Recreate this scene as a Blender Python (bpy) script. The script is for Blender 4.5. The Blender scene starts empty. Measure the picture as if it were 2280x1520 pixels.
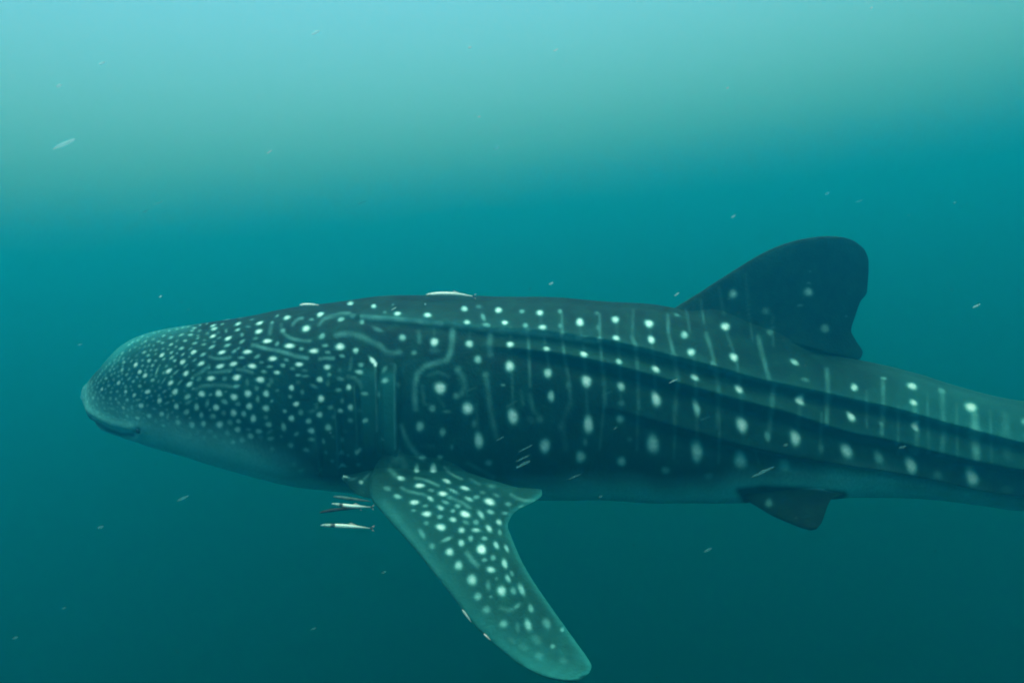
import bpy, bmesh, math, random
import numpy as np
from mathutils import Vector, Matrix

sc = bpy.context.scene
R = math.radians
random.seed(7)
rng = np.random.default_rng(11)

# ------------------------------------------------------------------ camera
HFOV, PITCH, ROLL, CAM_DEPTH = 72.10, -6.50, -5.92, 5.54
cam = bpy.data.objects.new('camera', bpy.data.cameras.new('camera'))
sc.collection.objects.link(cam)
sc.camera = cam
cam.data.angle = R(HFOV)
cam.data.clip_start = 0.05
cam.data.clip_end = 600
cam.location = (0, 0, -CAM_DEPTH)
CM = Matrix.Rotation(R(90 + PITCH), 3, 'X') @ Matrix.Rotation(R(ROLL), 3, 'Z')
cam.rotation_euler = CM.to_euler()
F = 1140 / math.tan(R(HFOV) / 2)

# ------------------------------------------------------------------ light
SUN_ELEV, SUN_AZ = 88.0, 20.3
world = bpy.data.worlds.new('World')
sc.world = world
world.use_nodes = True
nt = world.node_tree
nt.nodes.clear()
wo = nt.nodes.new('ShaderNodeOutputWorld')
wb = nt.nodes.new('ShaderNodeBackground')
ws = nt.nodes.new('ShaderNodeTexSky')
ws.sky_type = 'NISHITA'
ws.sun_disc = False
ws.sun_elevation = R(SUN_ELEV)
ws.sun_rotation = R(SUN_AZ)
wb.inputs[1].default_value = 0.064
nt.links.new(ws.outputs[0], wb.inputs[0])
nt.links.new(wb.outputs[0], wo.inputs[0])
sl = bpy.data.lights.new('sun', 'SUN')
sl.energy = 1.5
sl.angle = R(90)
sl.color = (0.950, 0.94, 0.960)
sun = bpy.data.objects.new('sun', sl)
sc.collection.objects.link(sun)
e, a = R(SUN_ELEV), R(SUN_AZ)
sun.rotation_euler = Vector((math.sin(a) * math.cos(e), math.cos(a) * math.cos(e), math.sin(e))).to_track_quat('Z', 'Y').to_euler()

vs = sc.view_settings
vs.view_transform = 'Standard'
vs.look = 'None'
vs.exposure = 2.62
vs.gamma = 1.0
sc.cycles.use_denoising = True
sc.cycles.denoiser = 'OPENIMAGEDENOISE'
sc.cycles.filter_width = 2.0
sc.cycles.volume_bounces = 4
sc.cycles.max_bounces = 8


# ------------------------------------------------------------------ helpers
def tag(o, label=None, cat=None, group=None, kind=None):
    for k, v in (('label', label), ('category', cat), ('group', group), ('kind', kind)):
        if v:
            o[k] = v
    return o


def P(px, py, Y):
    """point of the place: direction of the photo pixel, Y metres ahead (eye frame: x right, y up, z back)"""
    px, py, Y = np.broadcast_arrays(np.asarray(px, float), np.asarray(py, float), np.asarray(Y, float))
    return np.stack([(px - 1140) / F * Y, -(py - 760) / F * Y, -Y], -1)


def proj(p):
    return 1140 + p[..., 0] / -p[..., 2] * F, 760 - p[..., 1] / -p[..., 2] * F


CMn = np.array(CM)
CL = np.array(cam.location)


def to_world(p):
    return p @ CMn.T + CL


def to_eye(p):
    return (p - CL) @ CMn


def curve(xs, ys):
    """monotone cubic through points"""
    xs, ys = np.asarray(xs, float), np.asarray(ys, float)
    h = np.diff(xs)
    d = np.diff(ys) / h
    m = np.zeros(len(xs))
    m[0], m[-1] = d[0], d[-1]
    for i in range(1, len(xs) - 1):
        if d[i - 1] * d[i] > 0:
            w1, w2 = 2 * h[i] + h[i - 1], h[i] + 2 * h[i - 1]
            m[i] = (w1 + w2) / (w1 / d[i - 1] + w2 / d[i])

    def f(x):
        x = np.clip(np.asarray(x, float), xs[0], xs[-1])
        i = np.clip(np.searchsorted(xs, x) - 1, 0, len(h) - 1)
        t = (x - xs[i]) / h[i]
        return ((2 * t ** 3 - 3 * t ** 2 + 1) * ys[i] + (t ** 3 - 2 * t ** 2 + t) * h[i] * m[i]
                + (-2 * t ** 3 + 3 * t ** 2) * ys[i + 1] + (t ** 3 - t ** 2) * h[i] * m[i + 1])
    return f


def pts(s):
    v = [tuple(float(q) for q in w.split(',')) for w in s.split()]
    return list(zip(*v))


def mesh_obj(name, verts, faces, mat, parent=None, smooth=True):
    me = bpy.data.meshes.new(name)
    me.from_pydata([tuple(v) for v in verts], [], faces)
    me.materials.append(mat)
    if smooth:
        me.polygons.foreach_set('use_smooth', [True] * len(me.polygons))
    o = bpy.data.objects.new(name, me)
    sc.collection.objects.link(o)
    if parent:
        o.parent = parent
    return o


def grid_faces(n, m, off=0, cap=True):
    """n rings of m points, closed around, capped by fans at both ends"""
    i, j = np.meshgrid(np.arange(n - 1), np.arange(m), indexing='ij')
    a_ = i * m + j
    b_ = i * m + (j + 1) % m
    f = np.stack([a_, b_, b_ + m, a_ + m], -1).reshape(-1, 4) + off
    return f


def numpy_mesh(name, V, quads, tris):
    me = bpy.data.meshes.new(name)
    nl = quads.size + tris.size
    me.vertices.add(len(V))
    me.vertices.foreach_set('co', np.ascontiguousarray(V, np.float32).ravel())
    me.loops.add(nl)
    me.polygons.add(len(quads) + len(tris))
    me.loops.foreach_set('vertex_index', np.concatenate([quads.ravel(), tris.ravel()]).astype(np.int32))
    st = np.concatenate([np.arange(len(quads)) * 4, quads.size + np.arange(len(tris)) * 3]).astype(np.int32)
    me.polygons.foreach_set('loop_start', st)
    me.update(calc_edges=True)
    me.validate()
    return me


def closed_loft(rings):
    """rings (n, m, 3) closed around, with an end point at both ends -> V, quads, tris"""
    n, m, _ = rings.shape
    V = rings.reshape(-1, 3)
    c0, c1 = rings[0].mean(0), rings[-1].mean(0)
    V = np.concatenate([V, c0[None], c1[None]])
    q = grid_faces(n, m)
    j = np.arange(m)
    t0 = np.stack([np.full(m, n * m), (j + 1) % m, j], -1)
    t1 = np.stack([np.full(m, n * m + 1), (n - 1) * m + j, (n - 1) * m + (j + 1) % m], -1)
    return V, q, np.concatenate([t0, t1])


# ------------------------------------------------------------------ materials
def new_mat(name):
    m = bpy.data.materials.new(name)
    m.use_nodes = True
    b = m.node_tree.nodes['Principled BSDF']
    return m, m.node_tree, b


def skin_material():
    m, n, b = new_mat('spotted_skin')
    N, Lk = n.nodes, n.links
    at = N.new('ShaderNodeAttribute'); at.attribute_name = 'pale'
    ab = N.new('ShaderNodeAttribute'); ab.attribute_name = 'belly'
    tc = N.new('ShaderNodeTexCoord')
    nz = N.new('ShaderNodeTexNoise'); nz.inputs['Scale'].default_value = 9; nz.inputs['Detail'].default_value = 6
    nf = N.new('ShaderNodeTexNoise'); nf.inputs['Scale'].default_value = 70; nf.inputs['Detail'].default_value = 4
    Lk.new(tc.outputs['Object'], nz.inputs['Vector']); Lk.new(tc.outputs['Object'], nf.inputs['Vector'])
    dark = N.new('ShaderNodeValToRGB')
    dark.color_ramp.elements[0].position = .35; dark.color_ramp.elements[0].color = (0.0018, 0.0120, 0.0080, 1)
    dark.color_ramp.elements[1].position = .70; dark.color_ramp.elements[1].color = (0.0042, 0.0310, 0.0205, 1)
    Lk.new(nz.outputs['Fac'], dark.inputs['Fac'])
    mtl = N.new('ShaderNodeTexNoise'); mtl.inputs['Scale'].default_value = 26; mtl.inputs['Detail'].default_value = 8; mtl.inputs['Roughness'].default_value = .7
    Lk.new(tc.outputs['Object'], mtl.inputs['Vector'])
    mmr = N.new('ShaderNodeMapRange'); mmr.inputs['From Min'].default_value = .3; mmr.inputs['From Max'].default_value = .7
    mmr.inputs['To Min'].default_value = .6; mmr.inputs['To Max'].default_value = 1.5
    Lk.new(mtl.outputs['Fac'], mmr.inputs['Value'])
    dk2 = N.new('ShaderNodeVectorMath'); dk2.operation = 'SCALE'
    Lk.new(dark.outputs[0], dk2.inputs[0]); Lk.new(mmr.outputs[0], dk2.inputs['Scale'])
    bel = N.new('ShaderNodeValToRGB')
    bel.color_ramp.elements[0].position = .3; bel.color_ramp.elements[0].color = (0.12, 0.54, 0.56, 1)
    bel.color_ramp.elements[1].position = .75; bel.color_ramp.elements[1].color = (0.20, 0.74, 0.77, 1)
    Lk.new(nf.outputs['Fac'], bel.inputs['Fac'])
    m1 = N.new('ShaderNodeMix'); m1.data_type = 'RGBA'
    Lk.new(ab.outputs['Fac'], m1.inputs['Factor']); Lk.new(dk2.outputs[0], m1.inputs['A']); Lk.new(bel.outputs[0], m1.inputs['B'])
    # fine irregularity in the pale marks
    mp = N.new('ShaderNodeMapRange'); mp.inputs['From Min'].default_value = .3; mp.inputs['From Max'].default_value = .7
    mp.inputs['To Min'].default_value = .8; mp.inputs['To Max'].default_value = 1.05
    Lk.new(nf.outputs['Fac'], mp.inputs['Value'])
    mu = N.new('ShaderNodeMath'); mu.operation = 'MULTIPLY'; mu.use_clamp = True
    Lk.new(at.outputs['Fac'], mu.inputs[0]); Lk.new(mp.outputs[0], mu.inputs[1])
    am = N.new('ShaderNodeAttribute'); am.attribute_name = 'grey_and_light'  # paler skin, and painted light on ridges, pectorals and gill flaps
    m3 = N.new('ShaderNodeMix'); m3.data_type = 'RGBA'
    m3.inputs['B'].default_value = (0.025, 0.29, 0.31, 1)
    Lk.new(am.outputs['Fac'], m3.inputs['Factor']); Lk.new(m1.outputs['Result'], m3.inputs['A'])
    m2 = N.new('ShaderNodeMix'); m2.data_type = 'RGBA'
    tint = N.new('ShaderNodeValToRGB')          # faint marks are grey-green, full ones white
    te = tint.color_ramp.elements
    te[0].position = 0; te[0].color = (.16, .78, .80, 1); te[1].position = 1; te[1].color = (.66, .86, .88, 1)
    for p_, c_ in ((.3, (.26, .82, .84)), (.6, (.48, .86, .88))):
        q_ = te.new(p_); q_.color = (*c_, 1)
    Lk.new(mu.outputs[0], tint.inputs['Fac']); Lk.new(tint.outputs[0], m2.inputs['B'])
    Lk.new(mu.outputs[0], m2.inputs['Factor']); Lk.new(m3.outputs['Result'], m2.inputs['A'])
    Lk.new(m2.outputs['Result'], b.inputs['Base Color'])
    b.inputs['Roughness'].default_value = .6
    b.inputs['Specular IOR Level'].default_value = .03
    bp = N.new('ShaderNodeBump'); bp.inputs['Strength'].default_value = .45; bp.inputs['Distance'].default_value = .01
    Lk.new(nf.outputs['Fac'], bp.inputs['Height']); Lk.new(bp.outputs[0], b.inputs['Normal'])
    return m


def plain(name, c1, c2, scale=20, rough=.5, spec=.2, alpha=1.0):
    m, n, b = new_mat(name)
    N, Lk = n.nodes, n.links
    tc = N.new('ShaderNodeTexCoord')
    nz = N.new('ShaderNodeTexNoise'); nz.inputs['Scale'].default_value = scale
    Lk.new(tc.outputs['Object'], nz.inputs['Vector'])
    r = N.new('ShaderNodeValToRGB')
    r.color_ramp.elements[0].position = .35; r.color_ramp.elements[0].color = (*c1, 1)
    r.color_ramp.elements[1].position = .65; r.color_ramp.elements[1].color = (*c2, 1)
    Lk.new(nz.outputs['Fac'], r.inputs['Fac']); Lk.new(r.outputs[0], b.inputs['Base Color'])
    b.inputs['Roughness'].default_value = rough
    b.inputs['Specular IOR Level'].default_value = spec
    b.inputs['Alpha'].default_value = alpha
    return m


# ------------------------------------------------------------------ the water
def water_body():
    ext, dep = 90, 60
    bm = bmesh.new()
    bmesh.ops.create_cube(bm, size=1)
    for v in bm.verts:
        v.co = Vector((v.co.x * 2 * ext, v.co.y * 2 * ext, (v.co.z - .5) * dep))
    me = bpy.data.meshes.new('water_volume'); bm.to_mesh(me); bm.free()
    h = bpy.data.objects.new('water_volume', me); sc.collection.objects.link(h)  # the whole body of sea water, from the surface down
    tag(h, kind='stuff')
    m = bpy.data.materials.new('sea_water'); m.use_nodes = True
    n = m.node_tree; n.nodes.clear()
    mo = n.nodes.new('ShaderNodeOutputMaterial'); pv = n.nodes.new('ShaderNodeVolumePrincipled')
    pv.inputs['Color'].default_value = (0.0016, 0.1387, 0.2470, 1)
    pv.inputs['Absorption Color'].default_value = (0.4452, 0.6053, 0.4130, 1)
    pv.inputs['Density'].default_value = 0.2728
    pv.inputs['Anisotropy'].default_value = 0.7025
    n.links.new(pv.outputs[0], mo.inputs['Volume'])
    me.materials.append(m)


water_body()

# ------------------------------------------------------------------ whale shark
TOP = curve(*pts('176,884 179,866 186,855 198,846 210,838 223,827 249,801 281,771 305,755 327,744 380,730 440,721 500,712 560,703 620,693 680,684 740,677 800,671 870,666 950,664 1050,665 1150,667 1250,671 1350,677 1430,683 1490,692 1540,706 1600,729 1700,764 1800,789 1850,797 1900,806 1950,817 2000,830 2050,846 2100,862 2150,877 2200,888 2250,895 2300,899 2450,915 2600,930 2800,950 2950,975'))
BOT = curve(*pts('176,886 180,900 188,917 200,932 216,946 235,960 260,970 300,982 350,998 420,1018 500,1042 600,1070 700,1090 800,1100 900,1106 1000,1110 1200,1112 1350,1115 1500,1120 1650,1120 1800,1114 1900,1108 2000,1108 2100,1114 2200,1126 2280,1138 2450,1130 2600,1112 2800,1090 2950,1080'))
YC = curve([176, 400, 800, 1100, 1600, 2000, 2280, 2600, 2950], [3.98, 3.93, 3.88, 3.88, 3.98, 4.12, 4.26, 4.48, 4.8])
WIDC = curve([176, 178, 184, 200, 225, 260, 320, 400, 520, 700, 900, 1200, 1500, 1800, 2000, 2280, 2600, 2800, 2950],
            [.01, .025, .05, .085, .13, .18, .26, .36, .445, .515, .54, .53, .49, .42, .37, .29, .18, .12, .08])
WID = lambda x: WIDC(x - 21 * np.exp(-(np.asarray(x) - 197) / 60))
R1 = curve(*pts('600,706 680,701 760,699 830,705 900,710 1000,721 1100,733 1200,742 1300,756 1400,775 1450,788 1550,813 1650,840 1750,862 1850,880 1900,891 2000,916 2100,944 2200,968 2280,990 2600,1010'))
R2 = curve(*pts('1000,758 1060,764 1100,770 1180,778 1250,789 1300,800 1350,814 1430,831 1488,848 1528,864 1587,877 1646,893 1745,911 1822,943 1858,954 1947,970 2025,988 2150,1018 2225,1032 2280,1045 2600,1040'))
R3 = curve(*pts('1240,884 1300,894 1419,919 1488,943 1547,958 1616,971 1666,989 1725,1001 1800,1012 1900,1030 2000,1044 2100,1062 2280,1098 2600,1070'))
BEL = curve(*pts('176,905 215,928 300,952 380,980 450,988 520,1002 600,1030 700,1068 800,1078 1000,1080 1100,1066 1300,1060 1500,1068 1600,1065 1700,1048 1800,1032 1900,1038 2000,1052 2100,1071 2200,1093 2280,1115 2600,1085'))
PHI = R(9)


def frame(s, top, bot):
    """centre line and cross-section axes at stations s"""
    Y = YC(s)
    C = P(s, (top + bot) / 2, Y)
    T = np.gradient(C, axis=0)
    k = max(3, len(s) // 60)
    ker = np.ones(2 * k + 1) / (2 * k + 1)
    Tp = np.pad(T, ((k, k), (0, 0)), mode='edge')
    T = np.stack([np.convolve(Tp[:, c], ker, 'valid') for c in range(3)], -1)
    T[:, 1] *= .6
    T /= np.linalg.norm(T, axis=1)[:, None]
    up = np.array([0, 1., 0])
    U = up - (T @ up)[:, None] * T
    U /= np.linalg.norm(U, axis=1)[:, None]
    N = np.cross(T, U)
    N = np.where((N[:, 2] < 0)[:, None], -N, N)           # towards the eye
    Ur = U * math.cos(PHI) + N * math.sin(PHI)
    Nr = N * math.cos(PHI) - U * math.sin(PHI)
    W = WID(s)
    H = (bot - top) / 2 * Y / F
    Hh = np.sqrt(np.maximum(H ** 2 - (W * math.sin(PHI)) ** 2, (H * .6) ** 2)) / math.cos(PHI)
    return C, Ur, Nr, Hh, W


EXPO = 2 / 2.12


def ring_pts(fr, th):
    C, U, N, H, W = fr
    c, s_ = np.cos(th), np.sin(th)
    c = np.sign(c) * np.abs(c) ** EXPO
    s_ = np.sign(s_) * np.abs(s_) ** EXPO
    return C[:, None] + (H[:, None] * c)[..., None] * U[:, None] + (W[:, None] * s_)[..., None] * N[:, None]


# fit the centre line so that the outline of the solid body lands on the animal's outline
NOSE = 182
sf = np.concatenate([NOSE + (300 - NOSE) * np.linspace(0, 1, 60) ** 2, np.linspace(303, 2950, 330)])
top_in, bot_in = TOP(sf - (NOSE - 176) * np.exp(-(sf - NOSE) / 60)), BOT(sf - (NOSE - 176) * np.exp(-(sf - NOSE) / 60))
thf = np.linspace(-np.pi, np.pi, 97)[None]
for _ in range(22):
    pp = ring_pts(frame(sf, top_in, bot_in), thf)
    qx, qy = proj(pp)
    ymin, ymax = qy.min(1), qy.max(1)
    xa = qx[np.arange(len(sf)), qy.argmin(1)]
    xb = qx[np.arange(len(sf)), qy.argmax(1)]
    dt, db = TOP(xa) - ymin, BOT(xb) - ymax
    wgt = np.clip((sf - 199) / 30, 0, 1)
    ker = np.hanning(11); ker /= ker.sum()
    dt = np.convolve(np.pad(dt, 5, mode='edge'), ker, 'valid'); db = np.convolve(np.pad(db, 5, mode='edge'), ker, 'valid')
    top_in = top_in + np.clip(.35 * dt * wgt, -5, 5); bot_in = bot_in + np.clip(.35 * db * wgt, -5, 5)
    mid_ = (top_in + bot_in) / 2; hs_ = np.maximum((bot_in - top_in) / 2, 4 + 14 * np.clip((sf - 197) / 20, 0, 1))
    top_in, bot_in = mid_ - hs_, mid_ + hs_
top_f = lambda x: np.interp(x, sf, top_in)
bot_f = lambda x: np.interp(x, sf, bot_in)

S = np.concatenate([NOSE + (250 - NOSE) * np.linspace(0, 1, 80) ** 2, np.arange(251.5, 900, 1.5), np.arange(900, 2300, 2.2), np.arange(2300, 2950, 6)])
fr = frame(S, top_f(S), bot_f(S))
# smooth the fine stations' axes
NTH = 330
TH = np.linspace(0, np.pi, NTH)[None]
base = ring_pts(fr, TH)
bx, by = proj(base)
C_, U_, N_, H_, W_ = fr


def theta_of(curv):
    d = by - curv(bx)
    ok = (TH > .15) & (TH < 2.9) & (d > 0)
    j = np.argmax(ok, axis=1)
    t = TH[0][j]
    ker = np.hanning(25); ker /= ker.sum()
    t = np.convolve(np.pad(t, 12, mode='edge'), ker, 'valid')
    ker = np.hanning(141); ker /= ker.sum()
    return np.convolve(np.pad(t, 70, mode='edge'), ker, 'valid')


arc = np.sqrt((H_ * W_))[:, None]
disp = np.zeros_like(bx)


def smooth01(x, a_, b_):
    t = np.clip((x - a_) / (b_ - a_), 0, 1)
    return t * t * (3 - 2 * t)


for cv, amp, x0, x1 in ((R1, .038, 640, 1000), (R2, .044, 1040, 1300), (R3, .042, 1250, 1500)):
    t = theta_of(cv)
    A = amp * smooth01(S, x0, x1) * ((.45 + .55 * smooth01(S, 1000, 1350)) if cv is R1 else 1) * (1 - smooth01(S, 2500, 2900))
    d = (TH - t[:, None]) * arc
    pr = np.where(d < 0, np.exp(d / .075), np.exp(-(d / .020) ** 2)) - .60 * np.exp(-((d - .048) / .034) ** 2)
    disp += A[:, None] * pr
# median ridge along the back
d = TH * arc
disp += (.02 * smooth01(S, 500, 900))[:, None] * np.exp(-(d / .04) ** 2)
# the back rises into the dorsal fin
disp += (.085 * smooth01(S, 1470, 1570) * (1 - smooth01(S, 1680, 1800)))[:, None] * np.exp(-(d / .13) ** 2)
# gill slits: the flap stands proud, then drops behind its edge
for xs_, ys_, amp, y0, y1 in (([870, 878, 880, 881, 888], [790, 830, 900, 970, 1060], .026, 800, 1022),
                              ([824, 835, 838, 840, 846], [790, 830, 900, 970, 1060], .019, 806, 1020),
                              ([776, 788, 792, 794, 799], [790, 850, 900, 970, 1060], .017, 850, 1035),
                              ([738, 744, 748, 751, 755], [790, 850, 900, 970, 1070], .017, 900, 1062),
                              ([690, 697, 702, 706, 710], [790, 850, 900, 970, 1070], .017, 940, 1068)):
    gx = curve(ys_, xs_)(by)
    d = (bx - gx) * 3.4 / F
    win = smooth01(by, y0 - 12, y0 + 60) ** .8 * (1 - smooth01(by, y1 - 22, y1))
    disp += amp * win * (np.where(d < 0, np.exp(d / .045), np.exp(-(d / .008) ** 2)) - .5 * np.exp(-((d - .018) / .012) ** 2))


def polyline_dist(x, y, pl):
    best = np.full(x.shape, 1e9)
    for (x0, y0), (x1, y1) in zip(pl[:-1], pl[1:]):
        vx, vy = x1 - x0, y1 - y0
        t = np.clip(((x - x0) * vx + (y - y0) * vy) / (vx * vx + vy * vy), 0, 1)
        best = np.minimum(best, np.hypot(x - x0 - t * vx, y - y0 - t * vy))
    return best


# mouth: a groove round the blunt front, upper lip hanging over it
mouth = [(186, 920), (204, 934), (222, 945), (243, 957), (268, 966), (296, 968)]
md = polyline_dist(bx, by, mouth)
mouth_groove = np.exp(-(md / 5.5) ** 2) * (bx < 330)
disp -= .034 * mouth_groove
disp += .012 * np.exp(-(polyline_dist(bx, by, [(186, 906), (215, 926), (245, 941), (290, 950)]) / 9) ** 2)
ed = np.hypot(bx - 309, by - 958)
disp += .010 * np.exp(-(ed / 14) ** 2) - .012 * np.exp(-(ed / 6) ** 2)
# soft muscle and fat undulation
disp += .004 * np.sin(S / 37.)[:, None] * np.sin(TH * 2.2 + S[:, None] / 160) * smooth01(S, 300, 500)[:, None]
# pelvis/chest bulge behind the gills
disp *= (smooth01(TH, 0, .05) * .0 + 1)


def full_rings():
    nth_far = 120
    thf_ = np.linspace(np.pi, 0, nth_far + 2)[1:-1]
    far_disp = np.empty((len(S), nth_far))
    far_disp[:] = disp[:, np.clip(np.round(thf_ / np.pi * (NTH - 1)).astype(int), 0, NTH - 1)]
    th_all = np.concatenate([TH[0], -thf_])
    dd = np.concatenate([disp, far_disp], 1)
    b = ring_pts(fr, th_all[None])
    nrm = (np.cos(th_all)[None, :] / H_[:, None])[..., None] * U_[:, None] + (np.sin(th_all)[None, :] / W_[:, None])[..., None] * N_[:, None]
    nrm /= np.linalg.norm(nrm, axis=2)[..., None]
    sm = smooth01(S, 197, 225)[:, None, None]
    return b + nrm * dd[..., None] * sm, th_all


rings, th_all = full_rings()
V, Q, Tt = closed_loft(rings)
body_V, body_Q, body_T = V, Q, Tt


def loft_fin(Ls, Ts, thick, nspan=150, nch=70, camber=0.0, sharp=1.0):
    """Ls, Ts: (k,3) leading and trailing points (eye frame); thick (k,) metres -> closed surface"""
    k = len(Ls)
    u = np.concatenate([[0], np.cumsum(np.linalg.norm(np.diff((Ls + Ts) / 2, axis=0), axis=1) + 1e-4)])
    uu = np.linspace(0, u[-1], nspan)
    L = np.stack([curve(u, Ls[:, c])(uu) for c in range(3)], -1)
    T = np.stack([curve(u, Ts[:, c])(uu) for c in range(3)], -1)
    th = curve(u, thick)(uu)
    ax = T - L
    sp = np.gradient((L + T) / 2, axis=0)
    nn = np.cross(ax, sp); nn /= np.linalg.norm(nn, axis=1)[:, None] + 1e-9
    for i in range(1, len(nn)):
        if nn[i] @ nn[i - 1] < 0:
            nn[i] *= -1
    x = (1 - np.cos(np.linspace(0, np.pi, nch))) / 2
    prof = 1.75 * np.sqrt(x) * (1 - x) ** .8 + .10 * np.sqrt(np.clip(x * (1 - x) * 4, 0, 1))
    up = np.concatenate([prof, -prof[-2:0:-1]])
    xx = np.concatenate([x, x[-2:0:-1]])
    cam_ = camber * np.concatenate([np.sin(np.pi * x), np.sin(np.pi * x[-2:0:-1])])
    r = L[:, None] + ax[:, None] * xx[None, :, None] + nn[:, None] * ((up[None, :] * th[:, None] / 2) + cam_[None] * th[:, None])[..., None]
    return closed_loft(r)


def depth_on(px):  # depth of the mid plane
    return YC(px)


def pairs(s):
    return [tuple(float(q) for q in w.split(',')) for w in s.split()]


def mid_plane(px, py):
    """point above or below the spine, in the body's own mid plane (which leans a little towards the eye)"""
    px, py = np.asarray(px, float), np.asarray(py, float)
    C = np.stack([np.interp(px, S, C_[:, c]) for c in range(3)], -1)
    U = np.stack([np.interp(px, S, U_[:, c]) for c in range(3)], -1)
    # slide up the body's own axis until the point lies in the wanted direction (two Newton steps are enough)
    k = (-(py - 760) / F * -C[..., 2] - C[..., 1]) / U[..., 1]
    for _ in range(4):
        pnt = C + U * k[..., None]
        k = k + (-(py - 760) / F * -pnt[..., 2] - pnt[..., 1]) / U[..., 1]
    pnt = C + U * k[..., None]
    x = (px - 1140) / F * -pnt[..., 2]
    pnt = pnt.copy(); pnt[..., 0] = x
    return pnt


parts = []
# dorsal fin
dl = pairs('1500,745 1490,705 1500,688 1530,668 1560,650 1585,633 1615,614 1650,592 1690,568 1730,549 1770,536 1805,529 1838,526 1860,526 1875,528')
dt_ = pairs('1740,800 1800,788 1912,800 1921,784 1905,757 1896,735 1903,705 1916,673 1930,648 1934,612 1934,582 1926,558 1908,540 1896,534 1884,530')
dl, dt_ = np.array(dl), np.array(dt_)
dt_[3:-1, 0] += .9 * np.sin(np.arange(len(dt_) - 4) * 2.7)
Ld, Td = mid_plane(dl[:, 0], dl[:, 1]), mid_plane(dt_[:, 0], dt_[:, 1])
thk = np.array([.46, .33, .21, .155, .125, .11, .10, .09, .08, .07, .06, .05, .04, .03, .02])
parts.append(loft_fin(Ld, Td, thk, 240, 90))

# pectoral fins: the near one is modelled, the far one is its mirror image
pl_ = np.array(pairs('895,935 872,975 850,1014 832,1045 824,1068 822,1085 824,1100 830,1115 840,1128 855,1145 875,1168 900,1195 930,1230 960,1268 990,1306 1020,1345 1052,1386 1090,1424 1125,1454 1160,1480 1200,1501 1240,1512 1262,1514 1280,1512'))
pt_ = np.array(pairs('935,935 965,972 995,1012 1040,1050 1110,1076 1168,1088 1206,1090 1207,1101 1185,1119 1157,1132 1139,1148 1131,1170 1140,1198 1153,1230 1172,1268 1200,1312 1230,1355 1262,1400 1288,1436 1308,1464 1317,1482 1312,1497 1304,1504 1296,1508'))
Y0 = float(YC(900)) - .47
nu_, nd_, s0 = .76, .62, (1030 - 760) / F


def pect_depth(px, py):
    s_ = (py - 760) / F
    y = Y0 * (nu_ * s0 + nd_) / (nu_ * s_ + nd_)
    bow = .10 * smooth01(py, 1150, 1500)            # tip bends down
    return y + bow


Lp = P(pl_[:, 0], pl_[:, 1], pect_depth(pl_[:, 0], pl_[:, 1]))
Tp_ = P(pt_[:, 0], pt_[:, 1], pect_depth(pt_[:, 0], pt_[:, 1]) + .03)
for i_, (yl_, yt_) in enumerate(((.035, .035), (.010, .012), (.0, .01), (-.01, .02))):
    Lp[i_] = P(pl_[i_, 0], pl_[i_, 1], Y0 + yl_)
    Tp_[i_] = P(pt_[i_, 0], pt_[i_, 1], Y0 + yt_)
Tp_[4, 2] -= .03
thp = np.array([.05, .085, .12, .14, .145, .14, .13, .12, .115, .11, .105, .10, .10, .095, .09, .085, .08, .072, .065, .055, .045, .034, .026, .016])
near_pect = loft_fin(Lp, Tp_, thp, 330, 120, camber=.25)
parts.append(near_pect)
# fold of skin at the fin's front root
fold_l = np.array(pairs('872,1030 850,1034 820,1046 795,1054 775,1057 762,1059'))
fold_t = np.array(pairs('880,1100 858,1115 828,1110 800,1103 778,1086 766,1070'))
Lf = P(fold_l[:, 0], fold_l[:, 1], Y0 + .02 + np.linspace(.05, .0, 6)); Tf = P(fold_t[:, 0], fold_t[:, 1], Y0 - .08 + np.linspace(.05, .02, 6))
parts.append(loft_fin(Lf, Tf, np.array([.07, .06, .05, .04, .03, .018]), 60, 40))
# pelvic fin
vl = np.array(pairs('1670,1050 1650,1088 1662,1112 1690,1130 1722,1149 1752,1162 1778,1172 1799,1178'))
vt = np.array(pairs('1790,1060 1848,1094 1878,1100 1853,1110 1845,1121 1837,1142 1829,1164 1818,1177'))
yv = float(YC(1740)) - .36
Lv = P(vl[:, 0], vl[:, 1], yv - np.linspace(-.08, .10, 8)); Tv = P(vt[:, 0], vt[:, 1], yv - np.linspace(-.08, .10, 8))
near_pelv = loft_fin(Lv, Tv, np.array([.10, .08, .06, .05, .045, .04, .03, .018]), 90, 50)
parts.append(near_pelv)
# second dorsal, anal and tail fins lie beyond the right edge of the view
for l_, t_, tk in (('2370,935 2350,905 2380,870 2425,838 2445,832', '2500,950 2520,915 2480,890 2462,850 2455,838', (.10, .07, .05, .03, .015)),
                   ('2470,1080 2460,1125 2485,1160 2520,1180 2532,1186', '2570,1075 2585,1105 2560,1130 2548,1165 2542,1182', (.09, .06, .045, .03, .015)),
                   ('2850,1040 2850,980 2900,860 2990,700 3090,560 3130,520', '2960,1040 3010,1010 3010,900 3060,740 3140,590 3150,530', (.12, .10, .08, .06, .04, .02)),
                   ('2850,1010 2860,1060 2890,1150 2940,1240 2965,1265', '2955,1015 3010,1040 2985,1120 2985,1220 2985,1260', (.11, .09, .07, .05, .02))):
    l_, t_ = np.array(pairs(l_)), np.array(pairs(t_))
    parts.append(loft_fin(mid_plane(l_[:, 0], l_[:, 1]), mid_plane(t_[:, 0], t_[:, 1]), np.array(tk), 60, 40))


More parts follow.
